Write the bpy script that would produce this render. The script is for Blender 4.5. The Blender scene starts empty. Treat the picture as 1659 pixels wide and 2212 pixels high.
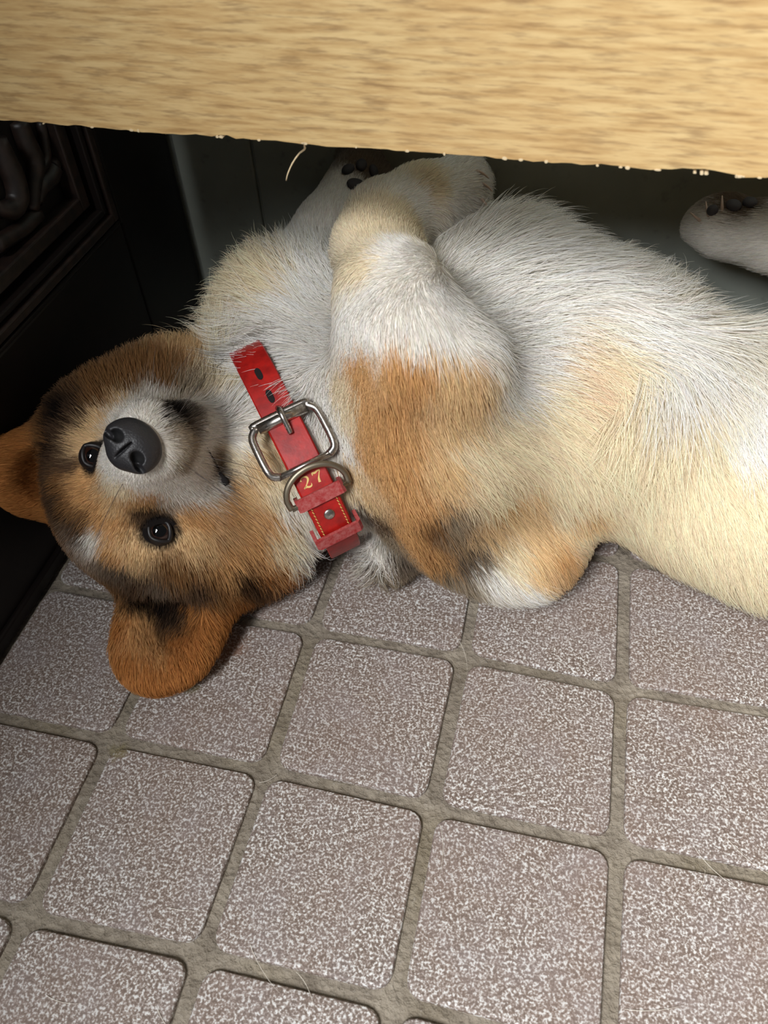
import bpy, bmesh, math
import numpy as np
from mathutils import Vector, Matrix

# ------------------------------------------------------------------ camera, world, light, exposure
SC = bpy.context.scene
F_PX, W_PX, H_PX = 1700.0, 1659, 2212
CAM_R = np.array([[0.97326751, 0.22579188, -0.04205221],
                  [0.13819493, -0.72195659, -0.67799767],
                  [-0.18344624, 0.6540617, -0.73386018]])      # rows: image right, image down, view direction
CAM_C = np.array([0.03459072, -0.194652, 0.48360805])
cd = bpy.data.cameras.new('camera')
cam = bpy.data.objects.new('camera', cd)
SC.collection.objects.link(cam)
m = Matrix.Identity(4)
for r in range(3):
    m[r][0] = CAM_R[0][r]; m[r][1] = -CAM_R[1][r]; m[r][2] = -CAM_R[2][r]; m[r][3] = CAM_C[r]
cam.matrix_world = m
cd.sensor_fit = 'AUTO'; cd.sensor_width = 36.0; cd.lens = F_PX / H_PX * 36.0
cd.clip_start = 0.01; cd.clip_end = 50
cd.dof.use_dof = True; cd.dof.focus_distance = 0.53; cd.dof.aperture_fstop = 10.0
SC.camera = cam

wd = bpy.data.worlds.new('room_light'); SC.world = wd; wd.use_nodes = True
wd.node_tree.nodes['Background'].inputs[0].default_value = (0.97, 0.98, 1.0, 1)
wd.node_tree.nodes['Background'].inputs[1].default_value = 0.12

def area_light(name, loc, target, size, size_y, power, color):
    l = bpy.data.lights.new(name, 'AREA'); l.shape = 'RECTANGLE'; l.size = size; l.size_y = size_y
    l.energy = power; l.color = color
    o = bpy.data.objects.new(name, l); SC.collection.objects.link(o)
    o.location = loc
    o.rotation_euler = (Vector(target) - Vector(loc)).to_track_quat('-Z', 'Y').to_euler()
    return o
area_light('window_daylight', (-0.84, -1.30, 1.9), (0.1, 0.05, 0.05), 1.5, 1.0, 238, (0.97, 0.985, 1.0))

SC.view_settings.view_transform = 'Standard'; SC.view_settings.look = 'None'
SC.view_settings.exposure = 0.0; SC.view_settings.gamma = 1.0
SC.view_settings.use_curve_mapping = False
SC.cycles.use_denoising = True
SC.cycles.max_bounces = 8; SC.cycles.diffuse_bounces = 4; SC.cycles.transparent_max_bounces = 8

# ------------------------------------------------------------------ helpers
RNG = np.random.default_rng(7)
COL = SC.collection
V3 = lambda *a: np.array(a, float)

def ray(px, py):
    return CAM_R.T @ np.array([(px - W_PX / 2) / F_PX, (py - H_PX / 2) / F_PX, 1.0])
def at_z(px, py, z):
    d = ray(px, py); return CAM_C + d * (z - CAM_C[2]) / d[2]
def at_y(px, py, y):
    d = ray(px, py); return CAM_C + d * (y - CAM_C[1]) / d[1]
def at_x(px, py, x):
    d = ray(px, py); return CAM_C + d * (x - CAM_C[0]) / d[0]
def project(P):
    q = (np.atleast_2d(P) - CAM_C) @ CAM_R.T
    return q[:, :2] / q[:, 2:] * F_PX + [W_PX / 2, H_PX / 2]
def unit(v):
    v = np.asarray(v, float)
    return v / (np.linalg.norm(v, axis=-1, keepdims=True) + 1e-12)
def lin(c):
    c = np.asarray(c, float) / 255.0
    return np.where(c <= 0.04045, c / 12.92, ((c + 0.055) / 1.055) ** 2.4)

def mesh_obj(name, verts, faces, mat=None, parent=None, smooth=False):
    me = bpy.data.meshes.new(name)
    me.from_pydata([tuple(map(float, v)) for v in verts], [], [tuple(map(int, f)) for f in faces])
    me.update()
    if smooth:
        me.polygons.foreach_set('use_smooth', [True] * len(me.polygons))
    o = bpy.data.objects.new(name, me); COL.objects.link(o)
    if mat: me.materials.append(mat)
    if parent: o.parent = parent
    return o
def bm_obj(name, bm, mat=None, parent=None, smooth=False, recalc=True):
    if recalc: bmesh.ops.recalc_face_normals(bm, faces=bm.faces)
    me = bpy.data.meshes.new(name); bm.to_mesh(me); bm.free()
    if smooth: me.polygons.foreach_set('use_smooth', [True] * len(me.polygons))
    o = bpy.data.objects.new(name, me); COL.objects.link(o)
    if mat: me.materials.append(mat)
    if parent: o.parent = parent
    return o
def empty(name, loc=(0, 0, 0)):
    o = bpy.data.objects.new(name, None); COL.objects.link(o); o.location = loc
    return o
def tag(o, label=None, cat=None, group=None, kind=None):
    if label: o['label'] = label
    if cat: o['category'] = cat
    if group: o['group'] = group
    if kind: o['kind'] = kind
    return o
def box_bm(lo, hi, bevel=0.0, seg=2):
    bm = bmesh.new(); bmesh.ops.create_cube(bm, size=1.0)
    lo = np.array(lo, float); hi = np.array(hi, float)
    for v in bm.verts:
        for k in range(3): v.co[k] = lo[k] + (v.co[k] + 0.5) * (hi[k] - lo[k])
    if bevel: bmesh.ops.bevel(bm, geom=bm.edges[:], offset=bevel, segments=seg, affect='EDGES', profile=0.5)
    return bm
def tube(bm, pts, rad, seg=10, closed=False, cap=True):
    """round tube through pts (world or local points), rad scalar or per point"""
    pts = [np.array(p, float) for p in pts]; n = len(pts)
    rad = np.broadcast_to(np.asarray(rad, float), (n,))
    rings = []; up = None
    for i in range(n):
        a = pts[(i - 1) % n] if (closed or i > 0) else pts[i]
        b = pts[(i + 1) % n] if (closed or i < n - 1) else pts[i]
        t = unit(b - a)
        if up is None:
            up = np.cross(t, [0.3, 0.5, 0.81]); up = unit(up)
        up = unit(up - t * (up @ t)); side = np.cross(t, up)
        rings.append([bm.verts.new(pts[i] + rad[i] * (math.cos(q) * up + math.sin(q) * side))
                      for q in np.linspace(0, 2 * math.pi, seg, endpoint=False)])
    for i in range(n if closed else n - 1):
        A, B = rings[i], rings[(i + 1) % n]
        for k in range(seg):
            bm.faces.new((A[k], A[(k + 1) % seg], B[(k + 1) % seg], B[k]))
    if cap and not closed:
        bm.faces.new(rings[0][::-1]); bm.faces.new(rings[-1])
def spline(P, n):
    """Catmull-Rom through P, n samples"""
    P = np.array(P, float); P = np.vstack([2 * P[0] - P[1], P, 2 * P[-1] - P[-2]])
    u = np.linspace(0, len(P) - 3 - 1e-6, n); i = u.astype(int); t = (u - i)[:, None]
    a, b, c, d = P[i], P[i + 1], P[i + 2], P[i + 3]
    return 0.5 * (2 * b + (c - a) * t + (2 * a - 5 * b + 4 * c - d) * t ** 2 + (3 * b - a - 3 * c + d) * t ** 3)

class NT:
    """small node-tree writer"""
    def __init__(s, name):
        s.m = bpy.data.materials.new(name); s.m.use_nodes = True; s.t = s.m.node_tree
        s.b = s.t.nodes['Principled BSDF']; s.out = s.t.nodes['Material Output']
    def n(s, typ, ins=None, **kw):
        nd = s.t.nodes.new(typ)
        for k, v in kw.items(): setattr(nd, k, v)
        for k, v in (ins or {}).items():
            sk = nd.inputs[k]
            if isinstance(v, bpy.types.NodeSocket): s.t.links.new(v, sk)
            else: sk.default_value = v
        return nd
    def set(s, **kw):
        for k, v in kw.items():
            sk = s.b.inputs[k.replace('_', ' ')]
            if isinstance(v, bpy.types.NodeSocket): s.t.links.new(v, sk)
            else: sk.default_value = v
        return s
    def ramp(s, fac, stops):
        nd = s.n('ShaderNodeValToRGB', {'Fac': fac}); cr = nd.color_ramp
        while len(cr.elements) < len(stops): cr.elements.new(0.5)
        for e, (p, c) in zip(cr.elements, stops):
            e.position = p; e.color = tuple(c) + (1,) if len(c) == 3 else c
        return nd.outputs['Color']
    def coord(s, which='Object', scale=(1, 1, 1), loc=(0, 0, 0)):
        tc = s.n('ShaderNodeTexCoord')
        return s.n('ShaderNodeMapping', {'Vector': tc.outputs[which], 'Scale': scale, 'Location': loc}).outputs[0]
    def noise(s, vec, scale, detail=3, rough=0.55):
        return s.n('ShaderNodeTexNoise', {'Vector': vec, 'Scale': scale, 'Detail': detail, 'Roughness': rough}).outputs['Fac']
    def mix(s, fac, a, b, blend='MIX'):
        nd = s.n('ShaderNodeMix', data_type='RGBA', blend_type=blend)
        for k, v in ((0, fac), (6, a), (7, b)):
            sk = nd.inputs[k]
            if isinstance(v, bpy.types.NodeSocket): s.t.links.new(v, sk)
            elif k == 0: sk.default_value = v
            else: sk.default_value = tuple(v) + (1,) if len(v) == 3 else v
        return nd.outputs[2]
    def math(s, op, a, b=0.0, c=0.0):
        nd = s.n('ShaderNodeMath', operation=op)
        for k, v in enumerate((a, b, c)):
            if isinstance(v, bpy.types.NodeSocket): s.t.links.new(v, nd.inputs[k])
            else: nd.inputs[k].default_value = v
        return nd.outputs[0]
    def bump(s, h, strength=0.3, dist=0.001):
        nd = s.n('ShaderNodeBump', {'Height': h, 'Strength': strength, 'Distance': dist})
        s.t.links.new(nd.outputs[0], s.b.inputs['Normal']); return s
def flat_mat(name, rgb, rough=0.5, metal=0.0, **kw):
    t = NT(name); t.set(Base_Color=tuple(lin(rgb)) + (1,), Roughness=rough, Metallic=metal, **kw)
    return t.m

# ------------------------------------------------------------------ materials of the setting
t = NT('speckled_tile')
tc = t.n('ShaderNodeNewGeometry').outputs['Position']
pos = t.n('ShaderNodeMapping', {'Vector': tc}).outputs[0]
n1 = t.noise(pos, 680, 3, 0.6); n2 = t.noise(pos, 330, 2, 0.5); big = t.noise(pos, 14, 3, 0.5); hue = t.noise(pos, 33, 2)
sp = t.math('ADD', t.math('MULTIPLY', n1, 0.72), t.math('MULTIPLY', n2, 0.28))
base = t.ramp(sp, [(0.40, lin((92, 79, 70))), (0.49, lin((120, 105, 96))), (0.54, lin((164, 156, 150))), (0.60, lin((210, 210, 208)))])
base = t.mix(t.ramp(big, [(0.35, (0, 0, 0)), (0.7, (0.38,) * 3)]), base, lin((128, 108, 98)))
base = t.mix(t.ramp(hue, [(0.45, (0, 0, 0)), (0.75, (0.22,) * 3)]), base, lin((150, 143, 147)))
def stain(col, amt):
    # old damp stains: a green-brown bloom and a rusty one
    for px, py, rad, rgb in ((405, 1475, 0.026, (104, 96, 52)), (500, 1400, 0.030, (122, 84, 62)), (255, 1625, 0.020, (112, 102, 60))):
        c_ = tuple(map(float, at_z(px, py, 0)))
        dn = t.n('ShaderNodeVectorMath', {0: pos, 1: c_}, operation='DISTANCE').outputs['Value']
        f_ = t.math('ADD', t.math('DIVIDE', dn, rad), t.math('MULTIPLY', t.noise(pos, 110, 4, 0.6), 1.1))
        col = t.mix(t.ramp(f_, [(0.75, (amt,) * 3), (1.45, (0, 0, 0))]), col, lin(rgb))
    return col
base = stain(base, 0.55)
t.set(Base_Color=base, Roughness=t.ramp(sp, [(0.4, (0.62,) * 3), (0.65, (0.42,) * 3)])).bump(sp, 0.25, 0.0008)
M_TILE = t.m
t = NT('pitted_grout')
pos = t.n('ShaderNodeNewGeometry').outputs['Position']
g1 = t.noise(pos, 420, 4, 0.65); g2 = t.noise(pos, 60, 3); g3 = t.noise(pos, 9, 2)
pit = t.n('ShaderNodeTexVoronoi', {'Vector': pos, 'Scale': 230.0}).outputs['Distance']
gc = t.ramp(g2, [(0.3, lin((112, 102, 89))), (0.7, lin((146, 136, 121)))])
gc = t.mix(t.ramp(g3, [(0.5, (0, 0, 0)), (0.75, (0.5,) * 3)]), gc, lin((120, 108, 78)))
gc = t.mix(t.ramp(g1, [(0.58, (0, 0, 0)), (0.75, (0.4,) * 3)]), gc, lin((176, 170, 160)))
gc = stain(gc, 0.6)
t.set(Base_Color=gc, Roughness=0.85).bump(t.math('ADD', g1, t.math('MULTIPLY', pit, 0.8)), 1.0, 0.002)
M_GROUT = t.m
t = NT('grey_wall_paint')
pos = t.n('ShaderNodeNewGeometry').outputs['Position']
w1 = t.noise(pos, 7, 4); w2 = t.noise(pos, 90, 3)
wc = t.ramp(w1, [(0.3, lin((140, 145, 136))), (0.7, lin((172, 178, 168)))])
wc = t.mix(t.ramp(w2, [(0.62, (0, 0, 0)), (0.8, (0.35,) * 3)]), wc, lin((60, 60, 56)))
t.set(Base_Color=wc, Roughness=0.6).bump(w2, 0.2, 0.001)
M_WALL = t.m
t = NT('oak_laminate')
v = t.coord('Object', (1, 1, 1))
lo = t.n('ShaderNodeMapping', {'Vector': v, 'Scale': (30, 330, 330)}).outputs[0]
l1 = t.noise(lo, 1.0, 4, 0.6)
lo2 = t.n('ShaderNodeMapping', {'Vector': v, 'Scale': (48, 430, 430)}).outputs[0]
l2 = t.noise(lo2, 1.0, 3, 0.6)
l3 = t.noise(v, 9, 2)
c = t.ramp(l1, [(0.3, lin((160, 127, 82))), (0.44, lin((184, 153, 104))), (0.62, lin((202, 175, 125)))])
c = t.mix(t.ramp(l2, [(0.50, (0, 0, 0)), (0.66, (0.62,) * 3)]), c, lin((128, 100, 68)))
c = t.mix(t.ramp(l3, [(0.4, (0, 0, 0)), (0.75, (0.35,) * 3)]), c, lin((190, 150, 96)))
t.set(Base_Color=c, Roughness=0.42).bump(l2, 0.05, 0.0004)
M_OAK = t.m
M_CHIP = flat_mat('bare_chipboard', (204, 184, 148), 0.9)
t = NT('dark_stained_wood')
v = t.coord('Object', (60, 8, 8))
d1 = t.noise(v, 3, 4)
t.set(Base_Color=t.ramp(d1, [(0.3, lin((13, 9, 8))), (0.7, lin((26, 17, 14)))]), Roughness=0.5).bump(d1, 0.1, 0.0005)
t.set(Specular_IOR_Level=0.35)
M_DARK = t.m
t = NT('worn_carved_wood')
v = t.coord('Object', (8, 8, 8)); d1 = t.noise(v, 14, 4)
t.set(Base_Color=t.ramp(d1, [(0.35, lin((22, 15, 12))), (0.7, lin((46, 32, 26)))]), Roughness=0.48).bump(d1, 0.1, 0.0005)
M_CARVE = t.m

# ------------------------------------------------------------------ the setting: floor with its tiles, wall, cabinet side
CABX, WALLY, PITCH = -0.333, 0.475, 0.11
N = 150
gx = np.linspace(-0.95, 1.25, 2 * N); gy = np.linspace(-0.75, 0.52, N)
X, Y = np.meshgrid(gx, gy)
Zg = -0.0036 + 0.0006 * np.sin(X * 61 + 3 * np.sin(Y * 47)) * np.sin(Y * 73 + 2 * np.cos(X * 39)) + RNG.normal(0, 0.00018, X.shape)
idx = np.arange(X.size).reshape(X.shape)
q = np.stack([idx[:-1, :-1], idx[:-1, 1:], idx[1:, 1:], idx[1:, :-1]], -1).reshape(-1, 4)
floor = tag(mesh_obj('floor', np.stack([X, Y, Zg], -1).reshape(-1, 3), q, M_GROUT, smooth=True), kind='structure')
SEEN = {(3, 0): (1349, 1210), (1, 1): (675, 1360), (2, 1): (1002, 1417), (3, 1): (1344, 1487), (0, 2): (239, 1596),
        (1, 2): (575, 1664), (2, 2): (932, 1745), (3, 2): (1333, 1828), (0, 3): (54, 1979), (1, 3): (434, 2060), (2, 3): (852, 2163)}
def crossing(i, j):
    if (i, j) in SEEN: return at_z(*SEEN[(i, j)], 0.0)[:2]
    return np.array([(i - 2) * PITCH, (2 - j) * PITCH]) + 0.0008 * np.array([math.sin(i * 3.1 + j), math.cos(i * 1.7 + j * 2.3)])
def tile(i, j):
    c = [crossing(i, j), crossing(i, j + 1), crossing(i + 1, j + 1), crossing(i + 1, j)]       # anticlockwise from above
    gap, rad, seg = 0.0045 + 0.0006 * math.sin(i * 5 + j * 3), 0.0088, 5
    cen = sum(c) / 4
    rings = []
    for inset, z in ((-0.0004, -0.006), (0.0, -0.0012), (0.0006, -0.0003), (0.0020, 0.0)):
        out = []
        for k in range(4):
            a, b, d = c[k - 1], c[k], c[(k + 1) % 4]
            ua, ud = unit(a - b), unit(d - b)
            s = math.sqrt(max(1e-6, 1 - (ua @ ud) ** 2))
            base_p = b + (ua + ud) * (gap + inset) / s
            r = rad - inset * 0.5
            p0, p1 = base_p + ua * r, base_p + ud * r
            for tt in np.linspace(0, 1, seg):
                out.append(np.append((1 - tt) ** 2 * p0 + 2 * tt * (1 - tt) * (base_p + (ua + ud) * r * 0.12) + tt ** 2 * p1, z))
        rings.append(out)
    n = len(rings[0]); vs = [p for r_ in rings for p in r_]
    fs = [(r_ * n + k, r_ * n + (k + 1) % n, (r_ + 1) * n + (k + 1) % n, (r_ + 1) * n + k) for r_ in range(3) for k in range(n)]
    fs.append(tuple(range(3 * n, 4 * n)))
    o = mesh_obj('tile', vs, fs, M_TILE, floor)
    tl = np.array([math.sin(i * 12.9 + j * 7.3), math.cos(i * 4.1 + j * 9.7)]) * 0.002
    o.location.z = 0.0002 * math.sin(i * 2 + j * 5)
    return o
for i in range(-3, 9):
    for j in range(-2, 7):
        tile(i, j)

bm = box_bm((-0.9, WALLY, -0.01), (1.25, WALLY + 0.05, 1.3)); wall = tag(bm_obj('wall_back', bm, M_WALL), kind='structure')
sx = at_y(556, 380, WALLY)[0]
for lo_, hi_ in ((-0.33, sx - 0.0012), (sx + 0.0012, 0.62), (0.6224, 1.24)):
    bm_obj('panel', box_bm((lo_, WALLY - 0.004, 0.0), (hi_, WALLY + 0.002, 0.62), 0.0012, 1), M_WALL, wall)

# ------------------------------------------------------------------ dark carved cabinet
cab = tag(empty('cabinet', (CABX - 0.2, 0, 0)), 'black stained wooden cabinet with carved relief door on the left', 'cabinet')
def under(o, root):
    o.parent = root; o.matrix_parent_inverse = Matrix.Translation(-Vector(root.location)); return o
cor = at_x(262, 482, CABX); yc, zc = cor[1], cor[2]
def cabpart(name, lo_, hi_, mat=M_DARK, bev=0.002):
    return under(bm_obj(name, box_bm(lo_, hi_, bev), mat), cab)
Y0 = -0.65
cabpart('body', (CABX - 0.42, Y0, 0.0), (CABX - 0.016, WALLY - 0.005, 1.05))
cabpart('stile', (CABX - 0.02, yc, 0.0), (CABX, WALLY - 0.005, 1.05))
cabpart('stile', (CABX - 0.02, Y0, 0.0), (CABX, Y0 + 0.07, 1.05))
cabpart('rail', (CABX - 0.02, Y0 + 0.07, 0.0), (CABX, yc, zc))
cabpart('rail', (CABX - 0.02, Y0 + 0.07, 0.97), (CABX, yc, 1.05))
cabpart('plinth', (CABX - 0.01, Y0, 0.0), (CABX + 0.004, WALLY - 0.006, 0.012))
for k, (off, w, h, mt) in enumerate(((0.002, 0.0035, 0.004, M_DARK), (0.0085, 0.007, 0.006, M_CARVE), (0.018, 0.005, 0.0035, M_DARK), (0.029, 0.011, -0.002, M_CARVE))):
    o1 = cabpart('moulding', (CABX - 0.016, yc - off - w, zc + off), (CABX + h - 0.001, yc - off, 0.97), mt, 0.0012)
    o2 = cabpart('moulding', (CABX - 0.016, Y0 + 0.07, zc + off), (CABX + h - 0.001, yc - off - w, zc + off + w), mt, 0.0012)
def relief(pts, rad, sq=0.5):
    P = np.array([at_x(px, py, CABX - 0.0135) for px, py in pts])
    P = spline(P, 22); bm = bmesh.new(); n = len(P)
    r = np.interp(np.linspace(0, 1, n), np.linspace(0, 1, len(rad)), rad)
    tube(bm, P, r, 8)
    o = bm_obj('carved_scroll', bm, M_CARVE, smooth=True)
    return under(o, cab)
relief([(-8, 300), (10, 345), (28, 385), (36, 425), (26, 450), (4, 452), (-12, 440)], [0.007, 0.009, 0.009, 0.007, 0.003])
relief([(38, 262), (56, 310), (74, 350), (72, 400), (70, 455)], [0.007, 0.008, 0.008, 0.006, 0.005])
relief([(88, 262), (96, 310), (98, 345), (84, 375), (78, 400)], [0.004, 0.004, 0.004, 0.003, 0.003])
relief([(112, 262), (121, 300), (122, 335), (114, 360)], [0.003, 0.004, 0.004, 0.006])
relief([(114, 362), (106, 385), (88, 405), (82, 440)], [0.007, 0.007, 0.006, 0.003])
relief([(80, 462), (50, 492), (20, 512), (-10, 530)], [0.006, 0.006, 0.006, 0.006])

# ------------------------------------------------------------------ table whose front board crosses the top of the view
ZE = 0.318
eL, eR = at_z(0, 262, ZE), at_z(1659, 388, ZE)
ex = unit(eR - eL); ang = math.atan2(ex[1], ex[0])
org = eL + ex * (0.0)
table = tag(empty('table', (org[0], org[1], 0)), 'light oak laminate table with chipped front board above the dog', 'table')
table.rotation_euler = (0, 0, ang)
TL, TR = -0.034, 1.05
BH = 0.135
def tpart(name, lo_, hi_, mat=M_OAK, bev=0.0008):
    return bm_obj(name, box_bm(lo_, hi_, bev, 1), mat, table)
def front_board():
    # long board whose lower edge is slightly ragged
    nx = 240; xs = np.linspace(TL, TR, nx)
    rag = 0.0005 * np.sin(xs * 90) * np.sin(xs * 37 + 1) + RNG.normal(0, 0.00022, nx)
    for cx, w_, d_ in ((0.135, 0.006, 0.0011), (0.335, 0.010, 0.0012), (0.375, 0.014, 0.0014), (0.408, 0.006, 0.0018), (0.05, 0.004, 0.0008)):
        rag += d_ * np.exp(-((xs - cx) / w_) ** 4)
    vs, fs = [], []
    for k, x in enumerate(xs):
        z0 = ZE + rag[k]
        vs += [(x, 0, z0 + 0.0005), (x, 0, ZE + BH), (x, 0.018, ZE + BH), (x, 0.018, ZE), (x, 0.0012, z0)]
    for k in range(nx - 1):
        a, b = 5 * k, 5 * k + 5
        for u in range(5):
            fs.append((a + u, b + u, b + (u + 1) % 5, a + (u + 1) % 5))
    fs += [tuple(range(5))[::-1], tuple(range(5 * nx - 5, 5 * nx))]
    o = mesh_obj('front_board', vs, fs, M_OAK, table)
    bm = bmesh.new(); bm.from_mesh(o.data); bmesh.ops.recalc_face_normals(bm, faces=bm.faces); bm.to_mesh(o.data); bm.free()
    return o
front_board()
depth = 0.175
tpart('tabletop', (TL, -0.012, ZE + BH), (TR, depth, ZE + BH + 0.02), bev=0.0015)
tpart('leg', (TR - 0.05, 0.0181, 0.0), (TR - 0.005, 0.065, ZE + BH))
tpart('leg', (TR - 0.05, depth - 0.05, 0.0), (TR - 0.005, depth - 0.005, ZE + BH))
for k in range(26):
    px = [95, 285, 470, 478, 655, 660, 1090, 1125, 960, 560, 1180, 1290, 1340, 1355, 1420, 1500, 1515, 1525, 1590, 1597, 1605, 1640, 880, 770, 200, 300][k]
    py = 262 + px * 126 / 1659
    d = ray(px, py); P = CAM_C + d * (ZE - CAM_C[2]) / d[2]
    xl = (P - org) @ ex
    w_ = RNG.uniform(0.0005, 0.0016); h_ = RNG.uniform(0.0003, 0.0008); n = 7
    prof = [(xl + w_ * math.cos(a), -0.0004, ZE + 0.0006 + h_ * math.sin(a) * RNG.uniform(0.7, 1.3)) for a in np.linspace(0, 2 * math.pi, n, endpoint=False)]
    back = [(x, 0.004, z) for x, y, z in prof]
    fs = [tuple(range(n))] + [(a, (a + 1) % n, n + (a + 1) % n, n + a) for a in range(n)]
    mesh_obj('edge_chip', prof + back, fs, M_CHIP, table)
bm = bmesh.new()
sp_px = [(657, 312), (658, 322), (646, 332), (632, 352), (622, 374), (618, 390)]
SPL = [at_z(px, py, ZE - 0.001 - 0.004 * k) for k, (px, py) in enumerate(sp_px)]
inv = Matrix.Rotation(-ang, 3, 'Z')
SPL = [np.array(inv @ Vector(p - V3(org[0], org[1], 0))) for p in SPL]
tube(bm, spline(SPL, 14), np.linspace(0.0006, 0.0003, 14), 5)
tag(bm_obj('splinter', bm, M_CHIP, table, True), 'thin white splinter hanging from the lower edge')
#DOG#
# ------------------------------------------------------------------ the dog: one continuous body from blended volumes
GO, GH = V3(CABX + 0.004, 0.005, 0.0), 0.0032
GN = (np.array([0.56 - GO[0], WALLY - 0.006 - GO[1], 0.33]) / GH).astype(int)
FIELD = np.full(GN, 1.0, np.float32)
def _sub(lo, hi, pad):
    a = np.clip(((np.array(lo) - pad - GO) / GH).astype(int), 0, GN - 1); b = np.clip(((np.array(hi) + pad - GO) / GH).astype(int) + 2, 1, GN)
    if np.any(b <= a): return None, None
    ax = [GO[k] + np.arange(a[k], b[k]) * GH for k in range(3)]
    P = np.stack(np.meshgrid(*ax, indexing='ij'), -1)
    return tuple(slice(a[k], b[k]) for k in range(3)), P
def _blend(sl, d, k, cut=False):
    f = FIELD[sl]
    if cut:
        d = -d; h = np.maximum(k - np.abs(f - d), 0) / k
        FIELD[sl] = np.maximum(f, d) + h * h * k / 4
    else:
        h = np.maximum(k - np.abs(f - d), 0) / k
        FIELD[sl] = np.minimum(f, d) - h * h * k / 4
def cone(p, q_, r1, r2, k=0.02):
    p, q_ = np.array(p, float), np.array(q_, float); rm = max(r1, r2)
    sl, P = _sub(np.minimum(p, q_) - rm, np.maximum(p, q_) + rm, k + 0.02)
    if sl is None: return
    ab = q_ - p; tt = np.clip(((P - p) @ ab) / (ab @ ab), 0, 1)
    d = np.linalg.norm(P - p - tt[..., None] * ab, axis=-1) - (r1 + (r2 - r1) * tt)
    _blend(sl, d, k)
def limb(pts, rad, k=0.02):
    for a in range(len(pts) - 1): cone(pts[a], pts[a + 1], rad[a], rad[a + 1], k if a == 0 else 0.012)
def ell(c, r, ax=None, k=0.02, cut=False):
    c = np.array(c, float); r = np.array(r, float); ax = np.eye(3) if ax is None else np.array(ax)
    sl, P = _sub(c - r.max(), c + r.max(), k + 0.02)
    if sl is None: return
    L = (P - c) @ ax.T
    k0 = np.linalg.norm(L / r, axis=-1); k1 = np.linalg.norm(L / (r * r), axis=-1) + 1e-9
    _blend(sl, k0 * (k0 - 1) / k1, k, cut)
def samp(P):
    g = np.clip((P - GO) / GH, 0, GN - 1.001); i = g.astype(int); t_ = g - i
    out = 0
    for dx in (0, 1):
        for dy in (0, 1):
            for dz in (0, 1):
                w = (t_[:, 0] if dx else 1 - t_[:, 0]) * (t_[:, 1] if dy else 1 - t_[:, 1]) * (t_[:, 2] if dz else 1 - t_[:, 2])
                out = out + w * FIELD[i[:, 0] + dx, i[:, 1] + dy, i[:, 2] + dz]
    return out
def grad(P, e=0.0035):
    return unit(np.stack([samp(P + e * np.eye(3)[k]) - samp(P - e * np.eye(3)[k]) for k in range(3)], -1))
def hit(px, py):
    """first point of the body seen along the line of sight through a pixel"""
    D = unit(np.stack([ray(a, b) for a, b in np.column_stack([np.atleast_1d(px), np.atleast_1d(py)])]))
    t_ = np.full(len(D), 0.2); ok = np.zeros(len(D), bool); best = np.full(len(D), 9.0); bt = t_.copy()
    for _ in range(700):
        P = CAM_C + D * t_[:, None]; s = samp(P)
        inside = np.all((P > GO) & (P < GO + (GN - 1) * GH), axis=1)
        s = np.where(inside, s, 0.01)
        imp = inside & (s < best) & ~ok; bt = np.where(imp, t_, bt); best = np.where(imp, s, best)
        ok |= inside & (s < 0.0004)
        t_ = np.where(ok, t_, t_ + np.clip(s * 0.7, 0.0004, 0.004))
    return CAM_C + D * np.where(ok, t_, bt)[:, None], ok

# head frame: X across the eyes, Y towards the forehead, Z along the muzzle
E0 = at_z(268, 1068, 0.118)
nC = unit(CAM_C - E0)
r_, d_ = CAM_R[0], CAM_R[1]
e_ = unit(.68 * r_ + .73 * d_); e_ = unit(e_ - nC * (e_ @ nC)); u_ = unit(np.cross(nC, e_)); u_ = u_ * np.sign(u_ @ (-.73 * r_ + .68 * d_))
YAW, PIT = math.radians(15), math.radians(3)
hz = unit(nC * math.cos(YAW) - e_ * math.sin(YAW) + u_ * math.sin(PIT)); hx = unit(e_ - hz * (e_ @ hz)); hy = unit(u_ - hz * (u_ @ hz) - hx * (u_ @ hx))
HS = 0.0106
HA = np.array([hx, hy, hz])
def hd(x, y, z): return E0 + HS * (x * hx + y * hy + z * hz)
def hell(c, r, k=0.02, cut=False, rot=None):
    ell(hd(*c), np.array(r) * HS, HA if rot is None else rot @ HA, k, cut)

# torso, neck and hips
TC = [V3(-0.035, 0.272, 0.112), V3(0.05, 0.278, 0.110), V3(0.15, 0.262, 0.090), V3(0.30, 0.285, 0.108), V3(0.42, 0.30, 0.115)]
limb(TC, [0.106, 0.095, 0.078, 0.090, 0.100], 0.03)
NK = hd(0.3, -2.5, -6.5)
limb([NK, V3(-0.15, 0.205, 0.088), V3(-0.06, 0.25, 0.108)], [0.055, 0.062, 0.09], 0.03)
ell((-0.150, 0.310, 0.115), (0.085, 0.085, 0.075), k=0.03)           # chest ruff on the far side
ell((-0.055, 0.215, 0.10), (0.085, 0.085, 0.10), k=0.03)             # near shoulder
ell((0.022, 0.188, 0.042), (0.055, 0.045, 0.038), k=0.025)             # loose skin of the back on the floor
ell((-0.008, 0.322, 0.148), (0.066, 0.065, 0.070), k=0.03)              # breast bone and belly side
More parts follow.
